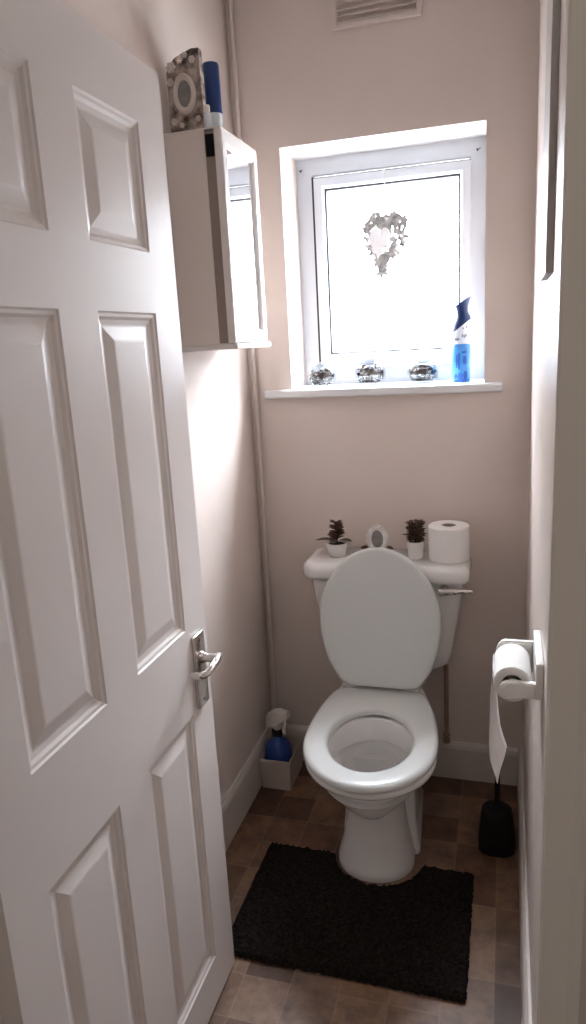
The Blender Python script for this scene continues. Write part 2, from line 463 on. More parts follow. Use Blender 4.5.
# raised lid, leaning back on the cistern lid
LB, LT = Vector((0, -.240, .443)), Vector((0, -.2235, .890))
def lid_ring(off, d):
    v0, vc, hw, bt, bb = 0.0, .210, .186, .237, .262
    pts = []
    n = 40
    up = (LT-LB).normalized(); nn = Vector((0, -up.z, up.y))     # towards the camera side
    prof = []
    ub = (vc-d*1.0)/bb
    a1 = math.asin(min(.999, (vc-v0)/bb))
    for k in range(n+1):
        a = -a1+(PI/2+a1)*k/n
        b = bt if a > 0 else bb
        prof.append(((hw)*math.cos(a), vc+b*math.sin(a)))
    loop = prof+[(-x, v) for x, v in prof[::-1][1:]]
    xb = prof[0][0]
    loop += [(-xb+2*xb*k/10, v0) for k in range(1, 10)]
    for _ in range(3):
        loop = [((loop[i-1][0]+2*loop[i][0]+loop[(i+1)%len(loop)][0])/4, (loop[i-1][1]+2*loop[i][1]+loop[(i+1)%len(loop)][1])/4) for i in range(len(loop))]
    cxm, cvm = 0, .22
    out = []
    for x, v in loop:
        dx, dv = x-cxm, v-cvm; l = math.hypot(dx, dv); s = (l-d)/l
        out.append(Vector((CXT+.004+cxm+dx*s, 0, 0)) + LB + up*(cvm+dv*s) + nn*off)
    return out
bm = BM(); loft(bm, [lid_ring(0.004, .03), lid_ring(-.002, .006), lid_ring(.002, .001), lid_ring(.010, 0), lid_ring(.015, .003), lid_ring(.0175, .009), lid_ring(.0165, .02)])
obj('lid', bm, M_seat, toilet, smooth=True, sharp=50)
for x in (-.098, .098):
    bm = BM()
    tube(bm, [(CXT+x-.022, -.228, .432), (CXT+x+.022, -.228, .432)], .010, 14)
    box(bm, (CXT+x-.012, -.243, .400), (CXT+x+.012, -.213, .434), .005)
    obj('hinge', bm, M_seat, toilet, smooth=True)

def rrect(x0, x1, y0, y1, r, z, n=6):
    p = []
    for cx, cy, a0 in ((x1-r, y1-r, 0), (x0+r, y1-r, .5*PI), (x0+r, y0+r, PI), (x1-r, y0+r, 1.5*PI)):
        for k in range(n+1):
            a = a0+k*PI/2/n; p.append((cx+r*math.cos(a), cy+r*math.sin(a), z))
    return p
XC = .457
def cist(hw, yf, z, r): return rrect(XC-hw, XC+hw, yf, -.006, r, z)
bm = BM()
loft(bm, [cist(.12, -.13, .399, .03), cist(.125, -.132, .45, .03), cist(.165, -.140, .462, .04), cist(.195, -.150, .482, .045), cist(.203, -.155, .52, .045), cist(.222, -.165, .64, .04), cist(.240, -.172, .768, .035)])
cistern = obj('cistern', bm, M_ceramic, toilet, smooth=True, sharp=50)
bm = BM()
def cl(d, z): return rrect(XC-.258+d, XC+.258-d, -.198+d, -.004-d*.2, .035, z)
loft(bm, [cl(.012, .766), cl(.004, .769), cl(0, .778), cl(0, .800), cl(.004, .812), cl(.012, .819), cl(.022, .8205)])
obj('cistern_lid', bm, M_ceramic, toilet, smooth=True, sharp=50)
bm = BM()
LX = .642
lathe(bm, [(.013, 0), (.013, -.006), (.009, -.010), (.007, -.026)], (LX, -.168, .749), 16, 'Y')
tube(bm, smooth_path([(LX-.014, -.192, .744), (LX+.02, -.195, .748), (LX+.055, -.197, .751), (LX+.082, -.196, .751)], 5), [.012]*4+[.0105]*4+[.0075]*4+[.006]*4, 12)
obj('flush_lever', bm, M_chrome, toilet, smooth=True)

# ------------------------------------------------------------------ things on the cistern
CZ = .8207
def leaf(bm, base, d, up, L, w, mi=0, curl=.25):
    base, d, up = Vector(base), Vector(d).normalized(), Vector(up)
    s = d.cross(up).normalized(); up = s.cross(d)
    rows = []
    for t, wf in ((0, .18), (.25, .8), (.55, 1), (.8, .65), (1, .05)):
        c = base+d*(L*t)+up*(-curl*L*t*t)
        rows.append([c-s*w*wf*.5+up*.12*w*wf, c, c+s*w*wf*.5+up*.12*w*wf])
    th = up*(-.0012)
    R = [[bm.verts.new(p) for p in r]+[bm.verts.new(p+th) for p in r[::-1]] for r in rows]
    for a, b in zip(R, R[1:]):
        for i in range(6):
            f = bm.faces.new((a[i], a[(i+1)%6], b[(i+1)%6], b[i])); f.material_index = mi
    bm.faces.new(R[0]).material_index = mi; bm.faces.new(R[-1][::-1]).material_index = mi

def pot_plant(x, y, label, r0, r1, h, kind):
    t = thing('potted_plant', label, 'potted plant', (x, y, CZ), 'potted plants on the cistern')
    bm = BM(); lathe(bm, [(r0*.9, .0005), (r0, .003), (r1*.97, h-.010), (r1, h-.008), (r1, h), (r1-.004, h), (r1-.005, h-.008), (r1-.008, h-.010)], (x, y, CZ), 24)
    obj('pot', bm, M_pot, t, smooth=True)
    bm = BM(); lathe(bm, [(r1-.006, h-.012), (r1-.006, h-.006), (r1*.4, h-.003)], (x, y, CZ), 16)
    obj('soil', bm, M_soil, t)
    z0 = CZ+h-.006
    bm = BM(); tube(bm, [(x, y, z0-.002), (x+.002, y, z0+.030), (x, y, z0+.062)], [.003, .0025, .0015], 8)
    obj('stem', bm, M_stem, t)
    rnd = random.Random(3 if kind else 5)
    bm = BM()
    if kind == 0:
        for a, L in ((PI*1.02, .062), (-.15, .044), (PI*.6, .035), (PI*1.45, .03)):
            leaf(bm, (x+.008*math.cos(a), y+.008*math.sin(a), z0+.014), (math.cos(a), math.sin(a), .10), (0,0,1), L, .030, 0, .12)
        n, zr, sp = 90, (.014, .070), .022
    else:
        for a, L in ((PI*1.0, .036), (-.2, .028), (PI*.5, .03), (PI*1.5, .03)):
            leaf(bm, (x+.006*math.cos(a), y+.006*math.sin(a), z0+.018), (math.cos(a), math.sin(a), .45), (0,0,1), L, .018, 0, .2)
        n, zr, sp = 150, (.004, .064), .036
    for k in range(n):
        a = k*2.4; f = rnd.random(); z = zr[0]+(zr[1]-zr[0])*f
        rr_ = sp*(1-.45*f)*(.3+.5*rnd.random()) if kind == 0 else sp*(1-.3*abs(f-.5))*(.25+.55*rnd.random())
        d = (math.cos(a), math.sin(a), .5+rnd.random()*.5)
        leaf(bm, (x+rr_*math.cos(a)*.6, y+rr_*math.sin(a)*.6, z0+z), d, (0,0,1), (.015+.007*rnd.random()), .014, 1 if kind == 0 else (1 if rnd.random() < .8 else 0), .3)
    obj('foliage', bm, [M_leafg, M_leafb], t)
    return t
pot_plant(.297, -.105, 'small brown plant with broad side leaves in white pot, left on the cistern', .026, .034, .044, 0)
pot_plant(.548, -.105, 'small bushy brown plant in white pot beside the standing toilet roll', .022, .027, .056, 1)

# little oval framed picture
ox, oy = .427, -.095
fr = thing('oval_picture_frame', 'tiny silvery oval picture frame propped on the cistern behind the raised lid', 'picture frame', (ox, oy, CZ))
bm = BM()
def oval(cx, cz, a, b, y, n=32): return [(cx+a*math.cos(2*PI*k/n), y, cz+b*math.sin(2*PI*k/n)) for k in range(n)]
oz = CZ+.056
ringloft(bm, [oval(ox, oz, .033, .045, oy+.004), oval(ox, oz, .033, .045, oy-.004), oval(ox, oz, .029, .041, oy-.010), oval(ox, oz, .022, .033, oy-.009), oval(ox, oz, .0185, .029, oy-.003), oval(ox, oz, .0185, .029, oy+.004)])
for k in range(14):
    a = 2*PI*k/14+.2
    bmesh.ops.create_icosphere(bm, subdivisions=1, radius=.0055, matrix=Matrix.Translation((ox+.033*math.cos(a), oy-.002, oz+.045*math.sin(a))))
box(bm, (ox-.022, oy-.008, CZ+.0002), (ox+.022, oy+.012, CZ+.013), .003)
obj('rim', bm, M_resin, fr, smooth=True)
bm = BM(); loft(bm, [oval(ox, oz, .020, .031, oy-.001), oval(ox, oz, .020, .031, oy+.003)])
obj('photo', bm, M_photo, fr)
for s in (-1, 1):
    bm = BM()
    for k in range(7):
        a = s*(.2+.12*k)
        leaf(bm, (ox+s*(.024+.001*k), oy-.006, CZ+.010+.004*k), (s*(.6+.1*(k % 3)), -.2+.1*(k % 2), .6-.1*k), (0,0,1), .024, .014, 0, .2)
    obj('leaf_ornament', bm, M_leafb, fr)

# toilet rolls
def roll(bm, c, r, rc, h, axis):
    lathe(bm, [(rc, 0), (r-.003, 0), (r, .003), (r, h-.003), (r-.003, h), (rc, h), (rc, 0)], c, 40, axis, cap=False)
def core(bm, c, rc, h, axis):
    lathe(bm, [(rc, .002), (rc, h-.002), (rc-.0015, h-.002), (rc-.0015, .002), (rc, .002)], c, 28, axis, cap=False)
tr = thing('toilet_roll', 'full white toilet roll standing upright on the cistern', 'toilet roll', (.649, -.1, CZ), 'toilet rolls')
bm = BM(); roll(bm, (.649, -.1, CZ+.0003), .0615, .022, .108, 'Z'); obj('paper', bm, M_paper, tr, smooth=True)
bm = BM(); core(bm, (.649, -.1, CZ+.0003), .022, .108, 'Z'); obj('core', bm, M_card, tr, smooth=True)

# ------------------------------------------------------------------ roll holder on the right wall
HX, HZc = .831, .897
h = thing('toilet_roll_holder', 'white plastic two armed toilet roll holder on the right wall', 'toilet roll holder', (W, -1.03, .87))
bm = BM(); box(bm, (W-.013, -1.090, .884), (W, -.937, .950), .003, 3); obj('wall_plate', bm, M_holder, h, smooth=True)
def arm(y0, y1, hz0, hz1):
    bm = BM()
    xl = HX-.004 if hz1 < .02 else HX-.012
    prof = [(W-.012, HZc+hz1), (xl, HZc+hz1)]
    for k in range(1, 8):
        a = PI/2+PI*k/8; q = .5*(hz0+hz1); prof.append((xl+.018*math.cos(a), HZc+.5*(hz1-hz0)+q*math.sin(a)))
    prof += [(xl, HZc-hz0), (W-.012, HZc-hz0)]
    loft(bm, [[(x, y0, z) for x, z in prof], [(x, y1, z) for x, z in prof]])
    bmesh.ops.bevel(bm, geom=[e for e in bm.edges if abs(e.verts[0].co.y-e.verts[1].co.y) < 1e-6], offset=.003, segments=2, affect='EDGES')
    return bm
obj('arm', arm(-1.088, -1.071, .014, .014), M_holder, h, smooth=True)
obj('arm', arm(-.952, -.938, .030, .032), M_holder, h, smooth=True)
bm = BM(); tube(bm, [(HX, -1.072, HZc), (HX, -.951, HZc)], .0085, 14); obj('spindle', bm, M_holder, h, smooth=True)
rl = thing('toilet_roll', 'part used white toilet roll hanging in the wall holder, paper trailing', 'toilet roll', (HX, -1.03, HZc), 'toilet rolls')
bm = BM(); roll(bm, (HX, -1.066, HZc), .0325, .019, .106, 'Y'); obj('paper', bm, M_paper, rl, smooth=True)
bm = BM(); core(bm, (HX, -1.066, HZc), .019, .106, 'Y'); obj('core', bm, M_card, rl, smooth=True)
# trailing end: hangs off the side away from the wall, turned at the bottom and torn to a slanting tip
bm = BM()
X0 = HX-.0335
rows = []
def prow(z, ya, yb, xa, xb, n=6):
    rows.append([(xa+(xb-xa)*k/n+.0010*math.sin(k*1.3+z*40), ya+(yb-ya)*k/n, z+(.010*(1-k/n) if z < .86 else 0)) for k in range(n+1)])
prow(HZc+.010, -1.064, -.962, X0+.001, X0+.001)
prow(HZc-.015, -1.064, -.962, X0-.001, X0+.001)
prow(.855, -1.064, -.964, X0-.003, X0+.004)
prow(.820, -1.064, -.968, X0-.004, X0+.008)
prow(.790, -1.062, -.972, X0-.004, X0+.010)
prow(.765, -1.060, -.976, X0-.003, X0+.014)
prow(.745, -1.056, -.980, X0-.002, X0+.021)
prow(.728, -1.052, -.984, X0-.001, X0+.028)
prow(.710, -1.046, -.992, X0+.002, X0+.024)
prow(.690, -1.038, -1.008, X0+.006, X0+.016)
prow(.672, -1.030, -1.024, X0+.0095, X0+.011)
V = [[bm.verts.new(p) for p in r] for r in rows]
for a, b_ in zip(V, V[1:]):
    for i in range(len(a)-1): bm.faces.new((a[i], a[i+1], b_[i+1], b_[i]))
o = obj('hanging_sheet', bm, M_paper, rl, smooth=True)
sm = o.modifiers.new('thick', 'SOLIDIFY'); sm.thickness = .0008

# ------------------------------------------------------------------ brush
bx_, by_ = .804, -.335
br = thing('toilet_brush', 'black toilet brush in its black holder, on the floor by the right wall', 'toilet brush', (bx_, by_, 0))
bm = BM()
def bh(hw, hy, r, z): return rrect(bx_-hw, bx_+hw, by_-hy, by_+hy, r, z)
loft(bm, [bh(.046, .046, .03, .0005), bh(.052, .050, .03, .008), bh(.052, .050, .032, .05), bh(.046, .045, .032, .105), bh(.043, .042, .032, .124), bh(.034, .034, .03, .136), bh(.014, .014, .0135, .142)])
obj('holder', bm, M_black, br, smooth=True)
bm = BM(); lathe(bm, [(.012, .140), (.0085, .148), (.0080, .165), (.0075, .26), (.009, .34), (.010, .37), (.007, .385), (.002, .388)], (bx_, by_, 0), 16)
obj('handle', bm, M_black, br, smooth=True)

# ------------------------------------------------------------------ mat with a scoop for the pedestal
bm = BM()
NX, NY = 110, 76
MX0, MX1, MY0, MY1 = .140, .746, -.890, -.478
rnd = random.Random(11)
import mathutils
def inmat(x, y):
    # scoop
    cx = .472; return not (((x-cx)/.125)**2+((y+.455)/.122)**2 < 1)
G = {}
for i in range(NX+1):
    for j in range(NY+1):
        x, y = MX0+(MX1-MX0)*i/NX, MY0+(MY1-MY0)*j/NY
        jx, jy = (rnd.random()-.5)*.004, (rnd.random()-.5)*.004
        edge = i in (0, NX) or j in (0, NY)
        ins = all(inmat(x+dx, y+dy) for dx in (-.006, .006) for dy in (-.006, .006))
        z = .004 if (edge or not ins) else .014+rnd.random()*.007
        yy = y - .018*(x-MX0)/(MX1-MX0)*0 
        G[i, j] = (x+jx, yy+jy, z, inmat(x, y))
vv = {}
def gv(k):
    if k not in vv: vv[k] = bm.verts.new(G[k][:3])
    return vv[k]
for i in range(NX):
    for j in range(NY):
        q = ((i, j), (i+1, j), (i+1, j+1), (i, j+1))
        if all(G[k][3] for k in q): bm.faces.new([gv(k) for k in q])
mt = obj('bath_mat', bm, M_mat, origin=(.45, -.69, 0))
tag(mt, 'black shaggy pedestal mat on the floor in front of the toilet', 'mat')
md = mt.modifiers.new('thick', 'SOLIDIFY'); md.thickness = .004; md.offset = 1 if False else -1

# ------------------------------------------------------------------ white box with a spray bottle in the left corner
bxx = thing('storage_box', 'small open white box on the floor in the left corner', 'box', (.078, -.12, 0))
bm = BM()
b0, b1, c0, c1 = .017, .126, -.205, -.040
def br4(x0, x1, y0, y1, z): return [(x0, y0, z), (x1, y0, z), (x1, y1, z), (x0, y1, z)]
loft(bm, [br4(b0+.004, b1-.004, c0+.004, c1-.004, .0005), br4(b0, b1, c0, c1, .112), br4(b0+.003, b1-.003, c0+.003, c1-.003, .112), br4(b0+.006, b1-.006, c0+.006, c1-.006, .004)])
obj('box_body', bm, M_boxw, bxx)
sx, sy = .0705, -.150
sb = thing('spray_bottle', 'blue trigger spray bottle with white head standing in the white box', 'spray bottle', (sx, sy, .005))
bm = BM()
def el(rx, ry, z, n=28): return [(sx+rx*math.cos(2*PI*k/n), sy+ry*math.sin(2*PI*k/n), z) for k in range(n)]
loft(bm, [el(.044, .042, .0055), el(.0475, .046, .012), el(.0480, .047, .100), el(.0475, .046, .122), el(.043, .042, .142), el(.032, .032, .160), el(.019, .019, .170), el(.015, .015, .180)])
obj('bottle_body', bm, M_bluebody, sb, smooth=True)
bm = BM(); lathe(bm, [(.016, .178), (.019, .180), (.019, .200), (.015, .204)], (sx, sy, 0), 20)
obj('collar', bm, M_black, sb, smooth=True)
bm = BM()
def hr(y, z0, z1, w): return [(sx-w, y, z0), (sx+w, y, z0), (sx+w, y, z1), (sx-w, y, z1)]
# trigger head pointing towards the room's right and camera
pr_ = [(-.044, .212, .014), (-.030, .234, .022), (.008, .248, .025), (.042, .264, .018), (.060, .272, .012)]
rg = []
for d, z, w in pr_:
    c = Vector((sx+d*.85, sy-d*.35, z)); n_ = Vector((.35, .85, 0)).normalized()
    hh = .028 if d < .03 else .014
    rg.append([c-n_*w+Vector((0,0,-hh)), c+n_*w+Vector((0,0,-hh)), c+n_*w*.8+Vector((0,0,hh)), c-n_*w*.8+Vector((0,0,hh))])
loft(bm, rg)
bmesh.ops.bevel(bm, geom=list(bm.edges), offset=.003, segments=2, affect='EDGES')
lathe(bm, [(.013, .200), (.017, .240)], (sx, sy, 0), 16)
obj('spray_head', bm, M_trigger, sb, smooth=True)
bm = BM(); tube(bm, smooth_path([(sx+.030, sy-.012, .250), (sx+.032, sy-.014, .232), (sx+.026, sy-.012, .212), (sx+.030, sy-.014, .196)], 4), .006, 8)
obj('trigger', bm, M_trigger, sb, smooth=True)

# ------------------------------------------------------------------ mirror cabinet on the left wall
KY0, KY1, KZ0, KZ1 = -.505, -.245, 1.500, 2.003
cb = thing('mirror_cabinet', 'white wall cabinet with a mirrored door, on the left wall beside the window', 'cabinet', (0, -.38, KZ0))
bm = BM(); box(bm, (0, KY0, KZ0), (.106, KY1, KZ1), .002)
obj('cabinet_body', bm, M_cabinet, cb)
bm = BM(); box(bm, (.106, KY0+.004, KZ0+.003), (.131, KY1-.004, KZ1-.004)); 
obj('door_gap_shade', bm, M_gap_shade, cb)  # solid strip whose dark colour stands for shade between body and door
bm = BM(); box(bm, (.108, KY0-.001, KZ1-.060), (.129, KY0+.012, KZ1-.010), .002)
obj('hinge', bm, M_black, cb)
bm = BM()
def rf(x0, x1, w):
    y0, y1, z0, z1 = KY0+.001, KY1, KZ0+.002, KZ1
    R = []
    for xx, o in ((x0, 0), (x1-.003, 0), (x1, .003), (x1, w-.006), (x1-.006, w), (x0, w)):
        R.append([bm.verts.new((xx, *p)) for p in ((y0+o, z0+o*1.0), (y1-o, z0+o*1.0), (y1-o, z1-o), (y0+o, z1-o))])
    for a, c in zip(R, R[1:]+[R[0]]):
        for k in range(4): bm.faces.new((a[k], a[(k+1)%4], c[(k+1)%4], c[k]))
rf(.131, .151, .034)
kd = obj('cabinet_door', bm, M_cabdoor, cb)
bm = BM(); box(bm, (.135, KY0+.034, KZ0+.035), (.1425, KY1-.033, KZ1-.033)); obj('mirror', bm, M_mirror, kd)
bm = BM(); box(bm, (0, KY0-.006, KZ0-.014), (.158, KY1+.010, KZ0), .004, 3); obj('bottom_ledge', bm, M_cabdoor, cb)
bm = BM(); box(bm, (0, KY0, KZ1), (.150, KY1, KZ1+.004), .001, 2); obj('cabinet_top', bm, M_cabinet, cb)
KT = KZ1+.0042

# carved block with an oval picture, on the cabinet
pf = thing('carved_photo_frame', 'brown carved photo frame with white oval centre, standing on the mirror cabinet', 'photo frame', (.052, -.47, KT))
px0, px1, py = .008, .098, -.476
bm = BM()
outl = [(px0, 0), (px1-.002, 0), (px1, .06), (px1-.002, .183), (px1-.020, .184), (.055, .178), (.030, .168), (px0+.010, .155), (px0, .140)]
loft(bm, [[(x, py, KT+z) for x, z in outl], [(x, py+.020, KT+z) for x, z in outl]])
obj('frame_board', bm, M_ornate, pf)
bm = BM(); cxo, czo = .053, KT+.088
ringloft(bm, [oval(cxo, czo, .029, .045, py+.002), oval(cxo, czo, .028, .044, py-.008), oval(cxo, czo, .025, .040, py-.013), oval(cxo, czo, .020, .033, py-.010), oval(cxo, czo, .017, .029, py-.002), oval(cxo, czo, .017, .029, py+.002)])
obj('oval_rim', bm, M_ornwhite, pf, smooth=True)
bm = BM(); loft(bm, [oval(cxo, czo, .018, .030, py-.003), oval(cxo, czo, .018, .030, py+.001)]); obj('photo', bm, M_photo, pf)
for x, z, r in ((.022, .150, .013), (.045, .164, .010), (.018, .118, .010), (.020, .030, .009), (.060, .172, .008), (.078, .160, .009), (.084, .030, .008), (.040, .020, .007)):
    bm = BM()
    for k in range(6):
        a = 2*PI*k/6
        bmesh.ops.create_icosphere(bm, subdivisions=1, radius=r*.45, matrix=Matrix.Translation((x+r*.55*math.cos(a), py-.002, KT+z+r*.55*math.sin(a))))
    bmesh.ops.create_icosphere(bm, subdivisions=1, radius=r*.4, matrix=Matrix.Translation((x, py-.005, KT+z)))
    obj('carved_flower', bm, M_ornwhite, pf, smooth=True)

cn = thing('aerosol_can', 'dark blue cylindrical aerosol can on the mirror cabinet', 'aerosol can', (.093, -.395, KT))
bm = BM(); lathe(bm, [(.019, .0005), (.021, .004), (.021, .058)], (.093, -.395, KT), 24); obj('can_base', bm, M_cap, cn, smooth=True)
bm = BM(); lathe(bm, [(.0215, .058), (.0225, .061), (.0215, .066), (.0208, .166), (.019, .173), (.012, .175)], (.093, -.395, KT), 24); obj('can_body', bm, M_bluecan, cn, smooth=True)
sj = thing('small_bottle', 'small clear bottle between the carved photo frame and the blue can', 'bottle', (.108, -.478, KT))
bm = BM(); lathe(bm, [(.008, .0005), (.010, .003), (.010, .034), (.006, .040)], (.108, -.478, KT), 16); obj('bottle_body', bm, M_cap, sj, smooth=True)
bm = BM(); lathe(bm, [(.006, .039), (.0075, .041), (.0075, .054), (.006, .056)], (.108, -.478, KT), 16); obj('cap', bm, M_trigger, sj, smooth=True)

# ------------------------------------------------------------------ window board things
SZ = WZ0+.0003
def bowl(x, y, r, h, label, seed, kind):
    t = thing('glass_bowl', label, 'glass bowl', (x, y, SZ), 'glass bowls of dried petals')
    rnd = random.Random(seed)
    bm = BM()
    prof = [(r*.55, 0), (r*.62, .001), (r*.85, h*.16), (r*.98, h*.36), (r, h*.5), (r*.95, h*.68), (r*.78, h*.85), (r*.66, h*.92), (r*.74, h), (r*.70, h), (r*.62, h*.92), (r*.74, h*.84), (r*.91, h*.67), (r*.955, h*.5), (r*.93, h*.36), (r*.80, h*.18), (r*.5, h*.07)]
    lathe(bm, prof, (x, y, SZ), 32); obj('bowl', bm, M_bowl, t, smooth=True)
    bm = BM()
    for k in range(120):
        a = rnd.random()*2*PI; f = rnd.random(); zz = h*(.10+.62*f)
        rmax = r*(.60+.5*math.sin(PI*min(1, f*.75+.15)))*.92
        q = rmax*math.sqrt(rnd.random())
        d = (rnd.random()-.5, rnd.random()-.5, rnd.random()-.5)
        leaf(bm, (x+q*math.cos(a), y+q*math.sin(a), SZ+zz), d, (rnd.random()-.5, rnd.random()-.5, 1), r*(.25+.25*rnd.random()), r*.28, 0 if rnd.random() < (.6 if kind == 0 else .45) else 1, .3)
    # keep every petal inside the glass
    for v in bm.verts:
        v.co.z = min(max(v.co.z, SZ+h*.10), SZ+h*.84)
        f = (v.co.z-SZ)/h; lim = r*(.60+.30*math.sin(PI*min(1, max(0, f))))*.97
        dx, dy = v.co.x-x, v.co.y-y; l = math.hypot(dx, dy)
        if l > lim: v.co.x = x+dx*lim/l; v.co.y = y+dy*lim/l
    p = obj('dried_petals', bm, [M_potpd, M_potp], t); p['kind'] = 'stuff'
bowl(.228, .062, .048, .074, 'glass bowl of dried petals at the left end of the window board', 1, 0)
bowl(.384, .095, .051, .080, 'middle glass bowl of dried petals on the window board', 2, 1)
bowl(.553, .098, .051, .070, 'glass bowl of dried petals next to the blue air freshener', 3, 1)

ax_, ay = .675, .072
af = thing('air_freshener', 'blue air freshener spray with navy nozzle, right end of the window board', 'air freshener', (ax_, ay, SZ))
bm = BM(); lathe(bm, [(.026, .0004), (.0285, .004), (.0285, .108), (.027, .116)], (ax_, ay, SZ), 28); can = obj('can', bm, M_afblue, af, smooth=True)
bm = BM()
for k, (a, z0, z1, w) in enumerate(((-2.0, .045, .085, .12), (-1.75, .04, .09, .14), (-1.15, .055, .080, .22), (-1.2, .088, .095, .3), (-1.6, .008, .030, .3), (-1.05, .010, .034, .25), (-2.1, .012, .026, .22), (-1.6, .003, .010, 1.0))):
    R = []
    for z in (z0, (z0+z1)/2, z1):
        ww = w if z == (z0+z1)/2 else w*.6
        R.append([(ax_+.0289*math.cos(a-ww+2*ww*i/6), ay+.0289*math.sin(a-ww+2*ww*i/6), SZ+z) for i in range(7)])
    VV = [[bm.verts.new(p) for p in r] for r in R]
    for u, v in zip(VV, VV[1:]):
        for i in range(6): bm.faces.new((u[i], u[i+1], v[i+1], v[i]))
obj('printed_pattern', bm, M_afdark, can)
bm = BM(); lathe(bm, [(.0272, .1165), (.0282, .119), (.0282, .145)], (ax_, ay, SZ), 24); loft(bm, [[(ax_+rx*math.cos(2*PI*k/24), ay+rx*math.sin(2*PI*k/24), SZ+z+tl*math.cos(2*PI*k/24)) for k in range(24)] for z, rx, tl in ((.144, .0282, 0), (.1678, .0283, .021))])
nk = obj('neck', bm, M_afwhite, af, smooth=True)
bm = BM()
lab = []
for k in range(20):
    a = 2*PI*k/20; u_, w_ = .015*math.cos(a), .017*math.sin(a)
    ang = -1.15+u_/.029; lab.append((ax_+.0297*math.cos(ang), ay+.0297*math.sin(ang), SZ+.140+w_))
bm.faces.new([bm.verts.new(p) for p in lab]); lb = obj('round_label', bm, M_afwhite, nk)
bm = BM()
def patch(a0, a1, z0, z1, rr_=.0302):
    A = [bm.verts.new((ax_+rr_*math.cos(a0+(a1-a0)*i/4), ay+rr_*math.sin(a0+(a1-a0)*i/4), SZ+z0)) for i in range(5)]
    B = [bm.verts.new((ax_+rr_*math.cos(a0+(a1-a0)*i/4), ay+rr_*math.sin(a0+(a1-a0)*i/4), SZ+z1)) for i in range(5)]
    for i in range(4): bm.faces.new((A[i], A[i+1], B[i+1], B[i]))
for a0, a1, z0, z1 in ((-1.45, -1.33, .136, .145), (-1.28, -1.14, .134, .143), (-1.10, -.95, .137, .146), (-1.38, -1.26, .160, .165), (-1.02, -.86, .163, .170)): patch(a0, a1, z0, z1)
patch(-2.3, -1.72, .127, .134, .0287)
obj('label_marks', bm, M_grey, nk)
# nozzle: skewed waist, swept up to a beak
bm = BM(); rg = []
for z, cx, rx, tl in ((.168, 0, .0288, .021), (.182, .0, .0276, .017), (.196, .002, .0210, .010), (.208, .003, .0170, .006), (.222, .003, .0174, .006), (.235, .004, .0212, .011), (.243, .005, .0245, .014)):
    ring = []
    for k in range(24):
        a = 2*PI*k/24; cx_ = cx+rx*math.cos(a)
        ring.append((ax_+cx_, ay+rx*.85*math.sin(a), SZ+z+tl*math.cos(a)*(1 if z > .15 or True else 0)))
    rg.append(ring)
loft(bm, rg); obj('nozzle', bm, M_navy, af, smooth=True)

# hanging heart
hx0, hy0, hz0 = .432, .150, 1.800
hb = thing('hanging_heart', 'grey wicker heart with small white heart, hung by string before the window pane', 'hanging heart', (hx0, hy0, hz0))
def heart(t, w, hh):
    x = 16*math.sin(t)**3/16; z = (13*math.cos(t)-5*math.cos(2*t)-2*math.cos(3*t)-math.cos(4*t))/14.5
    return x*w, z*hh
def tilt(x, z): # the heart hangs a little askew, longer on its right
    return x+.10*z, z
bm = BM(); rnd = random.Random(21)
ringp = [Vector((hx0+tilt(*heart(2*PI*k/48, .062, .088))[0], hy0, hz0+heart(2*PI*k/48, .062, .088)[1])) for k in range(49)]
tube(bm, ringp, .0022, 6)
for k in range(430):
    t = rnd.random()*2*PI; f = .62+.42*rnd.random() if rnd.random() < .5 else .1+.9*math.sqrt(rnd.random())
    x, z = heart(t, .062*f, .088*f); x, z = tilt(x, z)
    if x < .010 and ((x+.018)/.03)**2+((z+.005)/.05)**2 < .8 and rnd.random() < .9: continue
    a = rnd.random()*2*PI
    leaf(bm, (hx0+x, hy0+(rnd.random()-.5)*.010, hz0+z), (math.cos(a), (rnd.random()-.5)*.6, math.sin(a)), (0, -1, .2), (.015+.010*rnd.random()), .012, 0, .2)
obj('wicker_heart', bm, M_wicker, hb)
bm = BM()
hp = [(hx0-.016+tilt(*heart(2*PI*k/40, .031, .048))[0], hz0-.006+heart(2*PI*k/40, .031, .048)[1]) for k in range(40)]
loft(bm, [[(x, hy0-.012, z) for x, z in hp], [(x, hy0-.006, z) for x, z in hp]])
obj('white_heart', bm, M_hwhite, hb)
bm = BM(); tube(bm, [(hx0+.006, hy0, hz0+.04), (hx0+.004, hy0+.006, 1.92), (hx0, FP-.014, 2.007)], .0016, 6)
box(bm, (hx0-.004, FP-.018, 2.000), (hx0+.004, FP-.012, 2.012), .001)
obj('string', bm, M_string, hb)

# ------------------------------------------------------------------ pipes, vent, picture
bm = BM(); tube(bm, [(.022, -.018, .152), (.022, -.018, H-.002)], .0075, 16)
cp = tag(obj('corner_pipe', bm, M_pipe, origin=(.022, -.018, 0), smooth=True), 'thin painted pipe running up the left back corner', 'pipe')
for z in (.52, 1.30, 2.1):
    bm = BM(); lathe(bm, [(.0077, -.005), (.0105, -.005), (.0105, .005), (.0077, .005)], (.022, -.018, z), 16)
    box(bm, (.018, -.011, z-.005), (.026, 0, z+.005)); obj('pipe_clip', bm, M_pipe, cp)
bm = BM(); tube(bm, smooth_path([(.634, -.034, .462), (.634, -.030, .44), (.634, -.026, .38), (.634, -.026, .15)], 5), .0075, 12)
wp = tag(obj('water_pipe', bm, M_copper, origin=(.634, -.026, .12), smooth=True), 'slim brown water pipe running down the wall beside the toilet', 'pipe')
bm = BM(); lathe(bm, [(.0075, .142), (.012, .144), (.012, .158), (.0085, .160), (.0085, .166), (.012, .168), (.012, .178), (.0075, .180)], (.634, -.026, 0), 8); obj('compression_nut', bm, M_copper, wp)
bm = BM(); tube(bm, [(.634, -.026, .152), (.634, -.002, .137)], .007, 10); obj('pipe_elbow', bm, M_copper, wp, smooth=True)

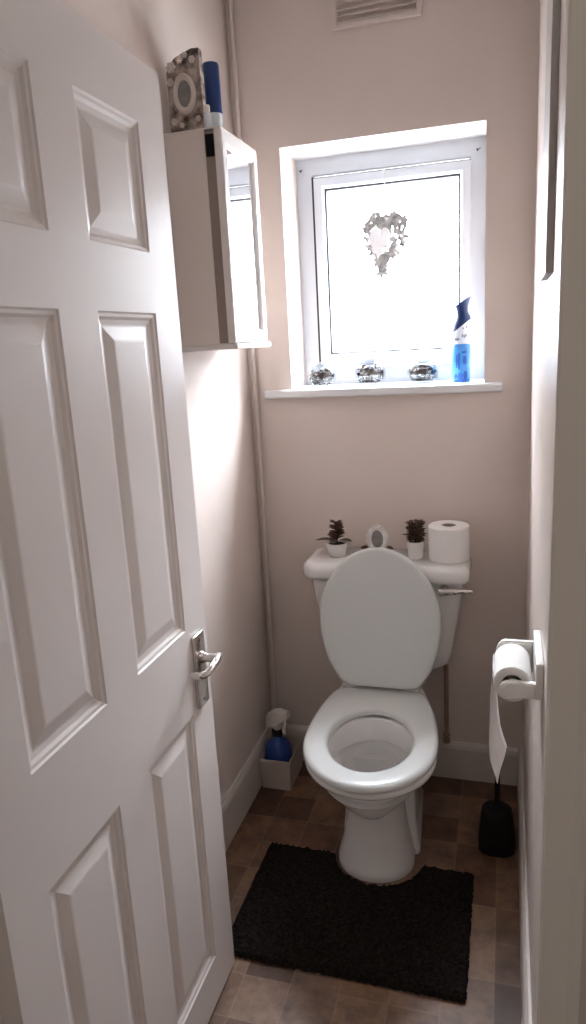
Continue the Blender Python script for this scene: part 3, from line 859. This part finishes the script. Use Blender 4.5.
vt = thing('wall_vent', 'pale louvred air vent high on the back wall above the window', 'vent', (.447, 0, 2.352))
bm = BM(); ring_frame(bm, .322, .572, 2.352, 2.470, .014, -.014, 0, .004); obj('vent_frame', bm, M_vent, vt)
bm = BM(); box(bm, (.334, -.003, 2.364), (.560, 0, 2.458)); obj('vent_backing', bm, M_vent, vt)
for k in range(6):
    bm = BM(); z = 2.369+.0155*k
    loft(bm, [[(x, -.013, z-.004), (x, -.003, z+.007), (x, -.0025, z+.0085), (x, -.0145, z-.002)] for x in (.335, .559)])
    obj('slat', bm, M_vent, vt)
pc = thing('wall_picture', 'narrow grey picture hung high on the right wall in the window glare', 'picture', (W, -.98, 1.580))
bm = BM(); box(bm, (W-.0115, -1.0, 1.582), (W, -.80, 2.06), .001); obj('canvas', bm, M_picture, pc)

# ------------------------------------------------------------------ light
wd = bpy.data.worlds.new('sky'); S.world = wd; wd.use_nodes = True
nt = wd.node_tree; bg = nt.nodes['Background']; bg.inputs['Strength'].default_value = 1.0
tc = nt.nodes.new('ShaderNodeTexCoord'); sp = nt.nodes.new('ShaderNodeSeparateXYZ'); rp = nt.nodes.new('ShaderNodeValToRGB')
sc_ = nt.nodes.new('ShaderNodeVectorMath'); sc_.operation = 'SCALE'; sc_.inputs['Scale'].default_value = 74.0
nt.links.new(tc.outputs['Generated'], sp.inputs[0]); nt.links.new(sp.outputs['Z'], rp.inputs['Fac'])
# overcast sky: dull ground below, pale horizon, brightest overhead
rp.color_ramp.elements[0].position = 0.0; rp.color_ramp.elements[0].color = (.08, .083, .087, 1)
rp.color_ramp.elements[1].position = .75; rp.color_ramp.elements[1].color = (.86, .93, 1, 1)
e_ = rp.color_ramp.elements.new(.16); e_.color = (.13, .136, .144, 1)
nt.links.new(rp.outputs['Color'], sc_.inputs[0]); nt.links.new(sc_.outputs[0], bg.inputs['Color'])
ld = bpy.data.lights.new('window_portal', 'AREA'); ld.shape = 'RECTANGLE'; ld.size = .45; ld.size_y = .55
ld.cycles.is_portal = True
lo = bpy.data.objects.new('window_portal', ld); COL.objects.link(lo); lo.location = (.446, .27, 1.71); lo.rotation_euler = (-PI/2, 0, 0)
la = bpy.data.lights.new('hall_fill', 'AREA'); la.shape = 'DISK'; la.size = .35; la.energy = 2.5; la.color = (1, .90, .80)
lh = bpy.data.objects.new('hall_fill', la); COL.objects.link(lh); lh.location = (.5, -2.75, H-.06)  # unseen fill light, added to brighten the door and hall-facing sides

# ------------------------------------------------------------------ camera (solved from the photograph's edges)
f_px = 717.2143
cam = bpy.data.cameras.new('camera'); co = bpy.data.objects.new('camera', cam); COL.objects.link(co)
yaw, pitch, rollv = .2969, .2326, -.0543
fw = Vector((-math.sin(yaw)*math.cos(pitch), math.cos(yaw)*math.cos(pitch), -math.sin(pitch)))
r_ = Vector((math.cos(yaw), math.sin(yaw), 0)); u_ = r_.cross(fw)
r2 = math.cos(rollv)*r_+math.sin(rollv)*u_; u2 = -math.sin(rollv)*r_+math.cos(rollv)*u_
co.matrix_world = Matrix(((r2.x, u2.x, -fw.x, .816), (r2.y, u2.y, -fw.y, -2.2624), (r2.z, u2.z, -fw.z, 1.4971), (0, 0, 0, 1)))
cam.sensor_fit = 'VERTICAL'; cam.sensor_height = 24; cam.lens = f_px/1024*24
cam.clip_start = .01
S.camera = co
S.view_settings.view_transform = 'Standard'; S.view_settings.look = 'None'
S.view_settings.gamma = 1; S.view_settings.use_curve_mapping = False
S.view_settings.exposure = 1.05
